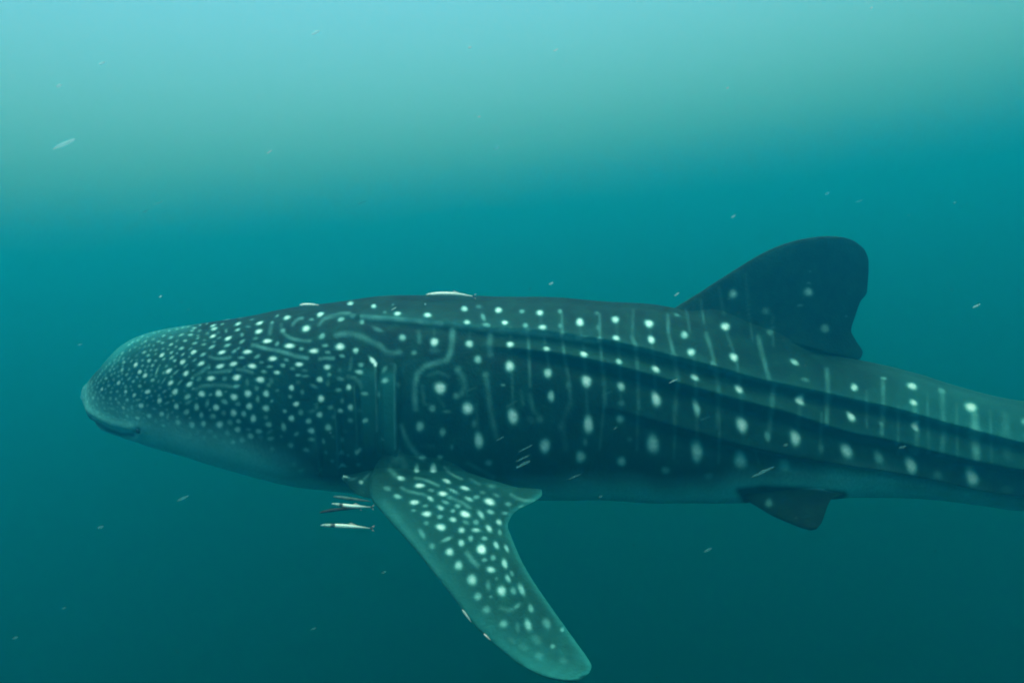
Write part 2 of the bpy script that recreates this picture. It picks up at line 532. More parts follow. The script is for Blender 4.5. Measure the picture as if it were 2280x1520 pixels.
def spine_coords(p):
    """station index, height above and distance beside the spine's mid plane"""
    idx = np.empty(len(p), int)
    Cx = C_[::6]
    for i in range(0, len(p), 60000):
        q = p[i:i + 60000]
        d2 = ((q[:, None, 0] - Cx[None, :, 0]) ** 2 + (q[:, None, 2] - Cx[None, :, 2]) ** 2)
        idx[i:i + 60000] = d2.argmin(1) * 6
    idx = np.clip(idx, 0, len(C_) - 1)
    side = ((p - C_[idx]) * N_[idx]).sum(1)
    return idx, side


def mirror(p):
    idx, side = spine_coords(p)
    return p - 2 * side[:, None] * N_[idx]


for V_, Q_, T_ in (near_pect, near_pelv):
    parts.append((mirror(V_), Q_[:, ::-1], T_[:, ::-1]))


def make_obj(name, V_, Q_, T_):
    me = numpy_mesh(name, to_world(V_), Q_, T_)
    bm = bmesh.new(); bm.from_mesh(me); bmesh.ops.recalc_face_normals(bm, faces=bm.faces); bm.to_mesh(me); bm.free()
    o = bpy.data.objects.new(name, me); sc.collection.objects.link(o)
    return o


body = make_obj('body', body_V, body_Q, body_T)
tools = []
for i, (V_, Q_, T_) in enumerate(parts):
    t = make_obj('tool', V_, Q_, T_)
    tools.append(t)
    md_ = body.modifiers.new('u%d' % i, 'BOOLEAN')
    md_.operation = 'UNION'; md_.solver = 'MANIFOLD'; md_.object = t
bpy.context.view_layer.update()
dg = bpy.context.evaluated_depsgraph_get()
me2 = bpy.data.meshes.new_from_object(body.evaluated_get(dg))
n_raw = len(body.data.vertices)
if len(me2.vertices) < n_raw * .8 or len(me2.vertices) == n_raw:
    print('UNION FELL BACK', len(me2.vertices), n_raw)
    bpy.data.meshes.remove(me2)
    VV, QQ, TTt, off = [body_V], [body_Q], [body_T], len(body_V)
    for V_, Q_, T_ in parts:
        VV.append(V_); QQ.append(Q_ + off); TTt.append(T_ + off); off += len(V_)
    o2 = make_obj('body2', np.concatenate(VV), np.concatenate(QQ), np.concatenate(TTt))
    me2 = o2.data
    bpy.data.objects.remove(o2)
else:
    print('UNION OK', len(me2.vertices), n_raw)
for t in tools:
    m_ = t.data; bpy.data.objects.remove(t); bpy.data.meshes.remove(m_)
body.modifiers.clear()
old = body.data
body.data = me2
bpy.data.meshes.remove(old)
me2.name = 'body'
me2.polygons.foreach_set('use_smooth', np.ones(len(me2.polygons), bool))
bpy.context.view_layer.update()

# ---- pigment, and painted highlights of ridges and gill edges: every mark is laid on the skin where it sits, in the skin's own tangent plane
MARKS = """1034,687,7,6.5,.8 1040,717,7,6,.85 1110,690,7,7,.95 1124,718,7,6,.95 1162,693,6,5,.5 1170,724,6,7,.55 1174,738,7,5,.35 1202,696,7,7,.95 1208,728,8,7.5,.9 1247,693,5,5.5,.5 1248,725,5.5,7,.4 1251,744,6,6,.45 1291,717,8,10,1 1292,751,16,3.5,.4 1329,697,5,5,.32 1332,729,5,8,.32 1335,755,6,6,.45 1370,711,8,8,.9 1372,752,7.5,8,.9 1045,765,8,8,.85 1136,766,7.5,8,.95 1217,776,7,7,.8 1300,788,8,8.5,.95 1378,804,6.5,8,.8 1064,800,8,8,.7 1135,815,9,11.5,.95 1220,830,8.5,10,.85 1306,848,10,13.5,.97,-12 1383,859,8,11,.8 1041,909,11,12.5,1 1142,927,10.5,16,1,-8 1227,882,7,11,.78 1020,822,8,8,.3 1066,682,6,5,.3 1076,706,5,10,.5,-15 1083,723,9,6,.5,20 1016,881,8,7,.4 1266,857,7,10,.3 1081,835,7,8,.35
1445,720,9,9,1 1450,756,7.5,10,1 1524,745,7.5,8,.75 1539,784,8,8,.88 1507,701,7,7,.35 1615,727,9,8.5,.95 1634,795,9,10,.95 1632,654,8,9,.68 1705,692,8,8,.36 1715,740,8,8,.34 1460,821,8,10,.95 1547,840,8.5,9,.85 1645,866,9,11,.95 1461,888,10,15.5,.95,-6 1551,907,8,18,.68 1588,809,7,8,.4 1384,897,7,7,.3 1500,790,8,5,.3
1652,946,12,15.5,.92,-8 1454,990,13,19,.78 1552,1006,12.5,21,.82 1649,1026,14.5,16,.72 1384,1027,9.5,10,.72 1482,1047,9,8,.52 1578,1060,9,8,.38 1381,932,9,9,.6 1709,971,7,11,.5 1712,1119,8,9,.5 1747,1035,12,12,.52 1402,978,6,6,.25
1066,981,9.5,16,.92,-8 1213,993,11,14.5,.88 1310,945,10,18,.95 1293,1017,10,12.5,.78 1088,1030,8,7,.45 1303,984,5,9,.35 1056,943,6,9,.35 1202,933,9,9,.3 1250,949,9,12,.22 1120,857,5,2.5,.5 1183,935,12,8,.2,35
1769,806,10.5,6,.72,22 1780,892,10,11,.95 1902,862,8,9,.88,10 1895,927,9,11.5,.92 1771,975,12,15,.88 1885,1003,13,14,.82 2031,859,11,9,.92 2034,896,9,8,.88 2037,949,9,11,.9 2029,1037,13,14,.85 1957,1018,11,12,.48 1963,944,6,7,.4 1828,998,7,10,.32 1968,842,7,4,.5 1793,845,10,6,.32
2162,906,14,11,.97 2165,1062,15,14.5,.9 2283,939,9,9,.6 2097,870,9,9,.4 2088,1058,11,8,.32 2242,1090,14,7,.25 2330,1075,13,12,.7 2350,960,12,11,.8 2450,1000,11,10,.6
1800,650,9,9,.68 1837,731,9,9,.52 1801,630,4,3,.35 1781,680,6,3,.38,-15 1884,704,3,2,.35 1803,604,2.5,2,.3
640,706,7,5,.8 713.5,699,8.5,5.5,.92,-20 681.5,731,9.5,7.5,.95,-20 780,676,7,5,.8 832,681,6,6,.8 885,698,7.5,5.5,.9 759,711,8.5,5,.65,-10 806,717,6,6,.52 717,748,8,6,.6,-30 693.5,711,6,3.5,.45 724,769,8,4,.5 671,776,6,4.5,.52 646,770,10.5,5.5,.95 699,781,11,5.5,1 757,771.5,10,8,1 792,780,7,6.5,.75 730,784,7,4,.42,10 762,792,7,4,.5,15 666,811,9.5,5,.95,5 728.6,817,8,6,.9 804,812,7,5,.52 800,828,9,5.5,.75,8 712,844.5,7.5,6.5,.82 733,834,5,5,.45 664,835,7,3.5,.52 680,837,10,3.5,.35 758,843,9,4.5,.4,15 776.5,862,6.5,6.5,.85 754,868,8,5,.42 649,863,6.5,6.5,.88 857,847,9,6,.72,-8 811.5,876,9.5,4.5,.6 856,822,9,5,.42,-50 830,802.5,10,5.5,1.1,48 836,811,4,6,1.1,10 824,796,7,3,.4,45 843,878,5,7,.38 896,751,7.5,7,.68 785,702,8,4,.35 857,695,5,4.5,.32 673,873,5,7,.35 664,851,6,5,.25 699,859,10,4.5,.32,25 651,820,7,3.5,.38 678,825,8,4,.25 730,854,5,8,.25 756,823,5,5,.25 841,733,14,6,.3,25 886,856,6,6,.3
952,701,8,6.5,.92 967,761,8.5,8.5,.97 922,785,6,5,.45 980,863.5,12,12,1 962.5,909,7,8,.55 995,916,9,4,.35 935,949,8.5,10.5,.72 985.5,962,7,9,.58 1006,995,4,6,.35 1019,824,7,8,.32 967,780,14,6,.2 875,678,3,2,.4
474.5,724.5,7.5,3.6,.75,-15 477,731.5,8,4.5,.8,-10 474,748,7.8,4.2,.88,-15 508,753,8.5,5,.93,-15 508,711,9,2.6,.55,-10 534.6,708,6,3,.35 530,720.5,7.2,5,.8,-20 529,734,6.5,4,.65,-8 539,745,5,5,.45 539,760,7.5,4,.55,-25 506,768.6,9,3.8,.6,-10 472,772,8,4,.65,-20 477,761,5,3,.35 488,752,6,3,.35,-10 578,719,9,4.5,.92,-15 576,737.5,9,5.6,.93,-10 561,711,6,3,.35 553,727,7,3,.32,20 605.5,718,5,4,.48 639,707,8.5,5,.85,-15 630,736,6.5,6,.5 595,759,10.5,5.2,1 644,769.5,11,5.5,1 568.6,753,6.5,4,.38 617,765,6,5,.48,-40 550.5,783,10.5,5,.97 494,784,9.5,4.6,.93,-8 521.6,781.5,7,4,.5,-30 530,776,7,3,.4,-30 431,783.5,7.5,5,.88,-20 452,789,7.5,4,.6,-20 537.5,796,8.5,3.4,.5 573,793,8.5,4,.5,-25 607,798,10.2,5.6,.97 637.5,801,6.5,4,.45,10 582,806.6,6.5,3.2,.38 448,809,9,5.2,.85,-20 490,815,10,5.2,.95,-10 519.5,810,9.5,5.2,.95,-8 561.5,814.6,10,5.6,1,8 600.5,816,7.5,3.6,.47 630,813,6.5,4.8,.52,15 616.5,829,7.8,4.5,.87,10 587.5,827,7,4,.5,8 652,820,6,4,.35 406.5,805.5,7.8,5.4,.87,-25 414,831,8.2,5.5,.88,-28 421.7,855,9.2,5.5,.87,-22 469.5,842,10.5,5.5,.95 527,840,9.8,7,1,-15 579.5,845,10.2,6.6,.97 500,843,6.5,4.5,.42,-15 550.5,851,5,8,.33 526,859.5,9,5,.55,-12 443,843,7,5,.32,-30 604,848,6,8,.28 598,857,6,5,.36 449,876.6,8.8,7,.88 487,875.5,9,7.6,.92 521,883.5,9,7.6,.88 552,876,8.8,7.8,.92 592.5,876,7.6,7.6,.8 417.5,883,9,5.6,.7,-30 571.5,864,6,6,.42 573.7,888.5,5,8,.47 500,894,9,5.6,.52,22 530,899,7.5,5.2,.42 427.5,736,5,3,.5 432.6,730,6,3,.6 424,745,6.5,3.5,.6 440.5,747,4,3,.4 440.5,752.5,5,2.6,.45,-20 433.6,764,7,3.2,.58,-10 453.6,766.4,6.5,3,.5 412,758,5.5,3,.58 404,775,6.5,3.6,.65,-18 424,776,5.5,2.5,.4,-28 421.7,794,4.5,2.5,.4,-15 407,788.6,5.5,2.8,.5,-30 432.6,801.6,6,2.6,.42,-32 413,815,8,2.6,.38,-40 503.5,736,4,6,.37 444,736,5,4,.38 461.5,742,5,3.4,.36,-10 455,757,5,3,.3 486,740,4,4,.28
437.6,906,7,8,.65 415,917,8.5,6,.6,-28 448.5,924,5.6,7.2,.55 461.5,897.6,5,10,.42,15 481,907,8,7.2,.82,-15 474,926.6,8.5,6,.5,-10 498,919,6.5,6,.4 520,919,8,8,.8 542.6,921,6.4,7.4,.6 555,904,7.6,7.6,.82 592,908.5,8.4,7.4,.78 564,931.6,7.4,9,.8,12 592,929,6,5.5,.4 427.5,946,7.6,7.6,.7 453,943,6.4,6.8,.7 489,945,9,7.6,.78,-35 512,940,7.5,7,.45 531,937.5,6.8,5.2,.55 529,956,7.8,6.6,.7 598,944.7,8.4,6,.6 631.6,950.5,6.4,9.4,.6,-10 634,915,5.2,4.6,.58 649,931,7.4,7.2,.75 576,960,8,6,.57 558,970.7,7.4,6.6,.66 539,979.5,7.2,6.6,.6 519,984,5.8,5.4,.65 506,963.5,6.4,6.4,.45 467,960,7.8,5,.4 479,971,6,6,.4 455,974,5.6,5.6,.38 441,961,6,5,.3 422.4,968.6,4.5,5,.35 602.7,976,9.4,5,.45,-15 606,999,6,6,.35 647.5,991,7.2,6.6,.46 626,971.5,4,4,.3 655,1033,6,6,.3 500,984,7,4,.3 553.5,956,7.5,4,.32 600.5,961,9,4,.3,-30 400,940,5,5,.5 419.5,895.5,11,4.2,.38,-28 646,882.5,5,4.4,.5 580,973,8,6,.22
715,887,7.6,7.6,.97 659.5,899,7.8,5.6,.88,-15 711.7,923,7.2,6.8,.78 687,937,7.6,6,.6,-20 693,958.7,8.4,6.6,.66 731,951.5,8.6,7.6,.66,-20 758,914,6.6,5.2,.66 780.4,906.6,6.8,7.2,.74 813,936,8,5,.72,-22 736,906.6,7.4,5,.4,-15 669.7,918,6.4,6.4,.45 695,915,9,5,.28,-15 705,906,5,6,.28 761.6,892,5,6,.34 780,935.5,7,5.6,.4 797,1005,7.4,6.6,.68 720,982,5.2,6.6,.52 694,978,9.4,5,.45,-8 660,966,6.8,4.8,.45,-35 682,1001.5,8.6,5.4,.46 762,978,5,7,.3,25 741,971.7,5,5,.25 743,928,5,5,.25 725.4,1007,5,4.6,.35 761,1006.5,7,6,.4 762,1034.7,9,4.8,.52,-18 740,1026,6,4,.35,-20 798,1034,6,5,.32 670.4,1047,9,4.6,.4,-20 654,1033,6,5,.35 852,977.5,5,4,.35 802,914,7,5,.2 768,960,7,5,.16 775,1013,4,4,.3 712,1048,6,4,.22 690,1070,8,4,.2
302,812,7,5,.88,-35 311,827.4,6,5,.85,-15 323,835.6,7.2,5,.88,-18 264,852,7,4.4,.85,-32 272,823,6,4.6,.65,-25 360.6,790,7.2,4.4,.88,-28 375.5,825.7,9.4,5,.93,-28 379.8,852,8.2,5.4,.88,-32 328.5,871.6,8.6,5,.88,-15 389.7,872,8.4,6.6,.85,-32 355,891.6,7.6,6.2,.8,-42 298.6,879.6,7,4.4,.76,-32 314,902.7,8.2,6,.87,-18 279.7,871.6,6.2,4.6,.76,-22 226.7,866,5.8,4,.8,-25 236,842,5.8,3.6,.62 392.6,904.4,6.6,7,.75 360,921.5,7,5.8,.74,-28 332,925.8,7.4,5.6,.7,-15 306,930,8.4,4.6,.73,-8 283,926,5.2,4.6,.62 396,940.3,7.2,7,.65 363.6,946.8,5.2,4.2,.55 274.6,907.8,5.8,5,.72,-10 293.4,907,4,6,.54,20 283,889.9,6.2,4,.65,-20 307,890,10,3.4,.48,-12 264.3,896.7,6.4,4.4,.52,20 258.4,888,4.8,4,.6,-30 245.5,887,6,4.2,.56,-25 230,884.7,4.5,4.2,.52 207,885.6,5.4,5,.68 194,894,7.6,3.4,.58,-28 191,881,4,4,.52 218,886.5,4,4,.46 229,896,4,3.6,.46 215.6,901,4.4,4,.48,30 248,898.4,4,3.6,.46 232.7,908.7,4,4,.46 200,910,4,4,.4 250.7,909.6,9,3.4,.46 261,916.4,4,3.6,.45 275.5,918,4.4,3.6,.46,-20 242,919,4,3.8,.42 216.5,920,6,3.4,.48,-45 229,923,7,2.8,.4,-45 241,927.5,4,3,.38 253,927.5,4,3,.42 267,927.5,4,3.4,.38 362,763,5.4,3,.5 353,760,5.4,3,.5 341,755,5,3,.4 380.7,766.7,5.8,3.4,.66,-15 404.6,775,6.4,3.5,.66,-18 380.7,751,6,3.8,.55,-20 412,758.5,5,3,.55 403.8,745,7,3,.55,-20 347,778.7,5.4,2.8,.46 330,790.7,5.4,3.4,.55 321,784,6,3.6,.58,-10 332,802.6,5.6,4.4,.7,-15 346.5,802.6,4.4,3.2,.52 317,802,4.4,3,.45 317,814,4.8,3,.47,-20 339.6,813,5.4,3.4,.62,-30 337,823.5,5,2.4,.45 349.5,825,3,10.5,.58,25 382.4,795.8,6.6,3.2,.66,-32 364.8,799,5,3,.56,-20 389,802.6,4.8,3.5,.62,-20 381.5,784.7,5.4,3.2,.57,-32 391.8,771.8,4.4,2.8,.46,-25 407,789,5.4,2.8,.57,-35 362.7,776,4.4,3,.42 373.8,777,4,3,.4 346.5,788,4.4,2.4,.42,-25 370.4,814.6,4.6,3.4,.42,-25 391,829,9.5,2.4,.5,-35 364.4,847,10,2.4,.42,-48 400,851,8.4,2.8,.46,-42 356,862.5,5,3,.4 366,871,7,3,.48,-28 339.6,846,6.4,4,.62,-15 311.4,859,6.4,4,.57 305.4,839.4,4.4,3.4,.46 296.8,848.8,5.4,3.4,.57,-15 287.4,842.8,7.4,2.8,.52,-28 282,833.4,5.4,3.4,.57,-20 287.4,822,3.8,3.6,.46 275.5,806,6.4,4,.56 292.6,803.5,5,2.4,.48,-38 279.7,860.8,6,5,.45 291,860,3.8,3.4,.42 312,848,3,3,.36 294,868.5,4.4,3,.42,-15 261,871,5.4,3.4,.52,-20 267,880.5,4.8,3,.47,-30 247,872.8,5.6,3.4,.52,-12 242,858,6,3.4,.52,-15 219,852,5.4,3,.47,-25 213,872.8,4.4,3.4,.46 202.8,876,4.2,3.8,.46 205,861.6,5.4,3,.42,-15 214,847,5,4,.4 244.7,824,5,4,.46 253,844.5,4.4,4,.42 264,837,5.4,3,.42 372,896.7,8,3,.42,-22 343,909.5,7,3,.4 373,926.6,4,8,.48,22 346.5,937,5.4,5,.34 290,943.8,4.4,4,.34 271,946,4.4,4,.3 332.8,947,5.6,5,.34 278,879.6,5.4,3,.42,-15 309,917,10,4,.28
927.5,1047,6.4,6.6,.8 964.5,1047,7.6,7,.88 892,1064,10.5,5.6,.82,14 934.5,1080.5,11.2,5.6,1 994.6,1070.4,10.4,5,.88,25 1035,1086,11.4,5,.92,18 986,1098.7,10.6,6.2,1,10 960,1091,7.4,4.2,.5,10 922.6,1117.8,10.8,6,.97 885,1104.6,9.6,5.6,.65,15 862.4,1087,10,6,.42,15 958,1109.5,8.6,5,.82,38 947,1125.7,7.4,4,.48 920.6,1135.8,6,3.8,.45 950,1143.5,11.4,6.6,.96,5 980.8,1130,8.8,5.6,.78,33 991.7,1117.4,9,4,.6,25 1002.5,1107.5,8,5,.42,20 1009.4,1092.7,14,3.8,.6,30 1044,1110.5,11,4.6,.74,28 1060.7,1106,7.6,5,.54 1090,1116.4,12.4,7.6,1.1,25 1092,1139,9.6,5,.7,20 1131.8,1121.8,7.6,5.4,.5,15 1124,1141.7,8,4.4,.46 1163,1128,9,4.4,.5,-10 1019,1126,7.4,5,.6,15 1008.5,1136.8,5.4,5,.6,15 1035.5,1144,12.4,7.2,1.15,25 1070.6,1145,12.6,5.6,.74,55 1059.8,1161.8,7.6,6.4,.52,40 1111,1161.8,8,6.4,.8,55 1008.5,1156,8.8,6,.84,20 979.5,1150,7.4,5.2,.55 949,1163.8,6.6,5.2,.44 981.4,1173,11.4,8,.97,12 1027.6,1179.6,7.8,7.4,.8 1059.8,1179.6,10.6,5.4,.75,5 1088.8,1176,10.8,6,.8,55 1037,1162,9,5,.42,30 1113,1184.5,7.6,5,.5,70 939.4,1187.5,14,6.4,.42,60 994.6,1200,14,5,.54,-22 1048,1198,7,6.2,.6,70 1078.5,1198,7.4,5.4,.58 1027,1208,8.8,7,.8,75 1104.8,1213,9.8,5.6,.8,65 1128,1220,11,4.6,.64,65 1072,1222,11.4,10.6,1.15,30 962,1215,8,7.6,.42 1001,1228,9.8,9,.85 1078.5,1245.7,7.4,5,.5 1098,1240.7,6.6,7,.55 1123.5,1253.6,12,6.6,.84,72 1021,1258,9.8,10.2,.76 1093,1267.4,10.8,7.6,.8,15 1051,1290,11.4,12.4,.8 1130.8,1287,10,6.2,.65,65 1139.7,1276,7.6,4.6,.45,65 940,1017,8,6,.55 980,1017,6.4,5,.5 1105,1102,9,4,.38,30 1074.6,1095.7,7,4,.38,15 1094,1081,12,6,.3,10
1116.8,1314.7,12.8,10,.86,70 1064,1327,10,9,.55,-60 1143,1314.7,9.6,7,.5,65 1161,1311.6,14.6,7,.66,65 1087,1303,13,6,.36,82 1092.6,1328,4,4,.38 1151.6,1348.4,10,5,.45,-40 1182,1353.7,10.6,6.4,.55,70 1083,1356.8,10.4,10,.42 1121,1388,10.4,9.6,.52 1175.8,1390.5,15,8,.66,72 1217,1387,13,10,.45,60 1251.6,1401,5,5,.55 1230.5,1438,6.4,6,.5 1152.6,1396,13,6,.25,85 1195,1423,15,11,.24,40 1200,1459,11,10,.28 1106,1287,4.4,4,.36 1165,1440,14,8,.2,30 1255,1470,12,9,.2,30 1140,1425,12,6,.2,40
764,1061,7,4.5,.95,-25 804,1073,5.5,5,.78 786,1066,10,3,.3,-20 815,1062,14,3,.35,-45"""
STROKES = """6.5,0.38:1092,742 1090,765 1092,790
3.67,0.391:1176,740 1178,790 1180,860
5.18,0.323:1180,880 1188,915 1205,933
3.67,0.391:1251,700 1252,745 1256,790
4.43,0.323:1256,790 1266,840 1270,890
6.59,0.23:1270,895 1252,940 1260,1000
3.67,0.391:1335,700 1336,760 1341,812
5.18,0.299:1341,812 1346,860 1347,900
3.4,0.276:1410,690 1408,750
5.18,0.414:1408,750 1417,776
4.43,0.323:1416,776 1420,830 1422,910
4.43,0.414:1487,700 1488,740 1500,788
5.18,0.299:1501,790 1510,850 1505,880 1503,940
5.18,0.391:1572,742 1584,780 1592,812
5.83,0.288:1592,815 1600,870 1598,950
5.83,0.414:1688,750 1700,800 1712,842
5.83,0.391:1722,862 1718,910 1712,965
5.83,0.414:1841,822 1844,870 1840,945
5.18,0.414:1966,842 1967,900 1963,965
6.59,0.367:2036,905 2042,960 2040,1010
6.59,0.345:2098,875 2102,960 2096,1015
9.72,0.625:2170,922 2174,1018
10.8,0.3:2238,925 2242,1015
10.8,0.425:2295,930 2300,1010
3.67,0.253:1204,700 1206,735
3.67,0.23:1291,728 1300,775 1304,830 1308,930
3.67,0.23:1372,720 1380,800 1383,900
3.67,0.23:1447,730 1456,800 1460,880
4.43,0.253:1618,740 1640,800 1648,860 1652,930
4.43,0.253:1545,795 1550,880 1552,980
5.18,0.208:1782,900 1775,960
4,0.5:630,738 634,744 644,751 655,755 673,758 690,759
4,0.34:626,722 627,733
4,0.52:652,723 658,714 666,709 673,708
5,0.44:711,722 716,715 724,708 740,703 760,697 778,697
4.4,0.58:562,768 572,769 582,773 600,777 620,781 640,786 660,793 684,797
6.5,0.42:749,746 762,743 785,743 810,751 830,761 848,770 860,783 875,786 890,783
3.2,0.6:804,704 830,706 860,708 900,711 940,716 985,720
3.2,0.42:985,720 1040,727 1100,735 1180,741 1250,750 1330,762
4,0.58:712,799 722,797 742,797
5,0.38:775,838 790,841 800,850 804,862
4,0.34:782,798 781,810 779,822
6.5,0.5:1008,733 1007,760 1003,785 995,801 970,808 946,815 930,832 924,855 923,880 926,912
5,0.34:932,738 934,762
6.5,0.36:1020,826 1032,840 1035,860 1028,876 1014,884
6.5,0.36:1082,838 1087,870 1091,905 1098,940 1106,975
6,0.5:894,948 900,968 912,990 926,1008 942,1021
5,0.2:940,992 966,994
4,0.48:467,794 480,798 495,798 513,795
4.4,0.44:436,866 450,859 475,857 500,858 520,861
4,0.44:465,830 485,828 500,826 515,823
4,0.48:528,822 545,824 562,829
4,0.38:430,838 445,830 458,820 467,813
5,0.36:604,722 601,742
3.4,0.6:925,1064 940,1066 958,1072 977,1081
3.4,0.54:894,1085 905,1092 925,1097 942,1100 955,1107
6,0.44:868,1045 880,1057 890,1063
8,0.36:880,1014 894,1021 902,1037
3.6,0.55:990,1040 1000,1052 1015,1060 1028,1066
4,0.38:1048,1067 1068,1078
3.6,0.55:1138,1100 1150,1108 1168,1114 1190,1113
4,0.55:1012,1111 1030,1119 1046,1130
5.6,0.55:1040,1230 1050,1245 1063,1258
5,0.36:1115,1352 1130,1358 1142,1356 1150,1349
5,0.3:1040,1030 1100,1062
9,0.22:858,1120 895,1168 940,1225 975,1275
10,0.18:690,1004 720,985
2.6,0.42:880,812 879,860 879,930 880,1000
2.4,0.4:836,818 838,880 839,960
3,0.3:1560,668 1568,720
3,0.26:1600,640 1612,700
3.4,0.26:1528,690 1536,740
3,0.24:1660,610 1668,700 1676,760
3.24,0.275:1720,700 1722,770
1.2,0.5:1128,905 1150,893
1.2,0.4:1040,870 1062,861
1.1,0.4:1340,880 1362,871
1.2,0.35:700,900 716,893
1.1,0.4:1560,935 1580,927
2.81,0.375:1210,740 1214,765
3.24,0.325:1218,790 1222,815
3.24,0.3:1140,830 1142,905
3.24,0.275:1137,728 1137,752
3,0.22:1047,725 1045,752
3,0.22:965,712 967,745
4,0.22:975,885 990,905
4,0.2:1020,840 1040,880
4.5,0.3:940,860 945,900 960,902
4,0.28:955,835 975,828 1000,838
3.6,0.24:1060,900 1065,960
4.32,0.275:1160,870 1165,900
3.67,0.3:1500,905 1503,960 1500,1020
3.67,0.3:1600,900 1602,960 1600,1030
3.67,0.275:1420,920 1418,1000
3.67,0.275:1345,905 1335,1000
3.67,0.25:1680,1000 1690,1030
3.89,0.3:1830,920 1826,990
3.67,0.275:2000,905 2000,1010
3.67,0.275:2065,880 2068,1010
3.67,0.275:1930,870 1930,950
3.67,0.275:2130,900 2132,1020
3.67,0.275:2205,915 2208,1030
2.2,0.26:788,860 793,930 797,1010
2.2,0.24:745,910 750,970 753,1040
2.2,0.22:700,950 706,1000 710,1045"""

nv = len(me2.vertices)
co = np.empty(nv * 3, np.float32); me2.vertices.foreach_get('co', co)
pe = to_eye(co.reshape(-1, 3).astype(float))
idx, side = spine_coords(pe)
pm = np.where((side < 0)[:, None], pe - 2 * side[:, None] * N_[idx], pe)      # both flanks carry the same pattern
order = np.argsort(pm[:, 0]); px_sorted = pm[order, 0]
pale = np.zeros(nv)
dgo = bpy.context.evaluated_depsgraph_get()
orig = Vector(CL)


def hit(px, py):
    d = Vector(to_world(P(px, py, 1.0)) - CL).normalized()
    ok, loc, nrm, _ = body.ray_cast(orig, d)
    return (to_eye(np.array(loc)), np.array(nrm) @ CMn) if ok else (None, None)


def lay(px, py, rx, ry, ang, inten, soft=4.2):
    c, n = hit(px, py)
    if c is None:
        return
    ci, cs = spine_coords(c[None])
    ci, cs = ci[0], cs[0]
    ch, cw = (c - C_[ci]) @ U_[ci] / H_[ci], abs(cs) / W_[ci]
    on_fin = (1470 < px < 1860 and py < 790) or (px < 1330 and py > 1008 and px > 750) or (1640 < px < 1880 and py > 1085)
    if np.hypot(ch, cw) < 1.12 and not on_fin:                       # on the trunk use its smooth form, not the ridges' steep sides
        n = ch / H_[ci] * U_[ci] + cw / W_[ci] * N_[ci]
        n /= np.linalg.norm(n)
    view = -c / np.linalg.norm(c)
    cosv = n @ view
    lim = .55 if on_fin else .30
    if cosv < lim:                                    # keep marks from smearing over the rim
        n = n + view * (lim - cosv + .05); n /= np.linalg.norm(n)
    def on_plane(qx, qy):
        d = P(qx, qy, 1.0)
        return d * ((c @ n) / (d @ n))
    e1, e2 = on_plane(px + 1, py) - c, on_plane(px, py + 1) - c
    G = np.linalg.inv(np.array([[e1 @ e1, e1 @ e2], [e1 @ e2, e2 @ e2]]))
    rad = max(rx, ry) * max(np.linalg.norm(e1), np.linalg.norm(e2)) * 1.8
    i0, i1 = np.searchsorted(px_sorted, (c[0] - rad, c[0] + rad))
    ii = order[i0:i1]
    q = pm[ii] - c
    near = (np.abs(q[:, 1]) < rad) & (np.abs(q[:, 2]) < rad)
    ii, q = ii[near], q[near]
    ab = np.stack([q @ e1, q @ e2], -1) @ G.T
    ca, sa = math.cos(R(ang)), math.sin(R(ang))
    u = (ab[:, 0] * ca + ab[:, 1] * sa) / rx
    v = (-ab[:, 0] * sa + ab[:, 1] * ca) / ry
    wob = 1 + .035 * np.sin(3 * np.arctan2(v, u) + px) + .03 * np.sin(2 * np.arctan2(v, u) + py)
    r = np.sqrt(u * u + v * v) * wob
    m = inten / (1 + np.exp((r - 1) * soft))
    r0 = max(rx, ry) * max(np.linalg.norm(e1), np.linalg.norm(e2))
    m *= np.exp(-np.minimum(np.abs(q @ n) / (1.15 * r0 + .008), 3) ** 4)
    pale[ii] = np.maximum(pale[ii], m)


for w in MARKS.split():
    v = [float(q) for q in w.split(',')]
    x, y, rx, ry, inten = v[:5]
    kk = .88 if (y > 1040 and 800 < x < 1330) else (.93 if x < 870 else 1.0)
    lay(x, y, rx * kk, ry * kk, v[5] if len(v) > 5 else 0, inten)
for ln in STROKES.strip().split('\n'):  # strokes along the ridge crest and gill edges paint highlights
    hd, rest = ln.split(':')
    wd, inten = [float(q) for q in hd.split(',')]
    pl = np.array([[float(q) for q in w.split(',')] for w in rest.split()])
    seg = np.concatenate([[0], np.cumsum(np.hypot(*np.diff(pl, axis=0).T))])
    for u in np.arange(0, seg[-1], wd * .25):
        lay(np.interp(u, seg, pl[:, 0]), np.interp(u, seg, pl[:, 1]), wd, wd, 0, inten * .76 * (.88 + .12 * math.sin(u * .13 + wd)), 3.2)
# small freckles crowding the snout and forehead
k = 0
placed = [(float(w.split(',')[0]), float(w.split(',')[1])) for w in MARKS.split() if float(w.split(',')[0]) < 760]
placed = np.array(placed)
for _ in range(5200):
    x = rng.uniform(176, 470) if rng.random() < .85 else rng.uniform(470, 640)
    y = rng.uniform(700, 950)
    top = float(TOP(x))
    if y < top or y > 935 + max(0, x - 300) * .15:
        continue
    dist = np.hypot(placed[:, 0] - x, placed[:, 1] - y).min()
    rim = math.exp(-(y - top) / 26.)
    need = 5.0 + (x - 176) * .028 - 2.0 * rim
    if dist < need + 1.2 or (x > 330 and rng.random() < min(.85, (x - 330) / 160) - rim * .5):
        continue
    placed = np.vstack([placed, [x, y]])
    r_ = rng.uniform(2.3, 3.6)
    lay(x, y, r_ * 1.35, r_ * .9, rng.uniform(-40, -10), rng.uniform(.25, .5) + .12 * rim, 4)

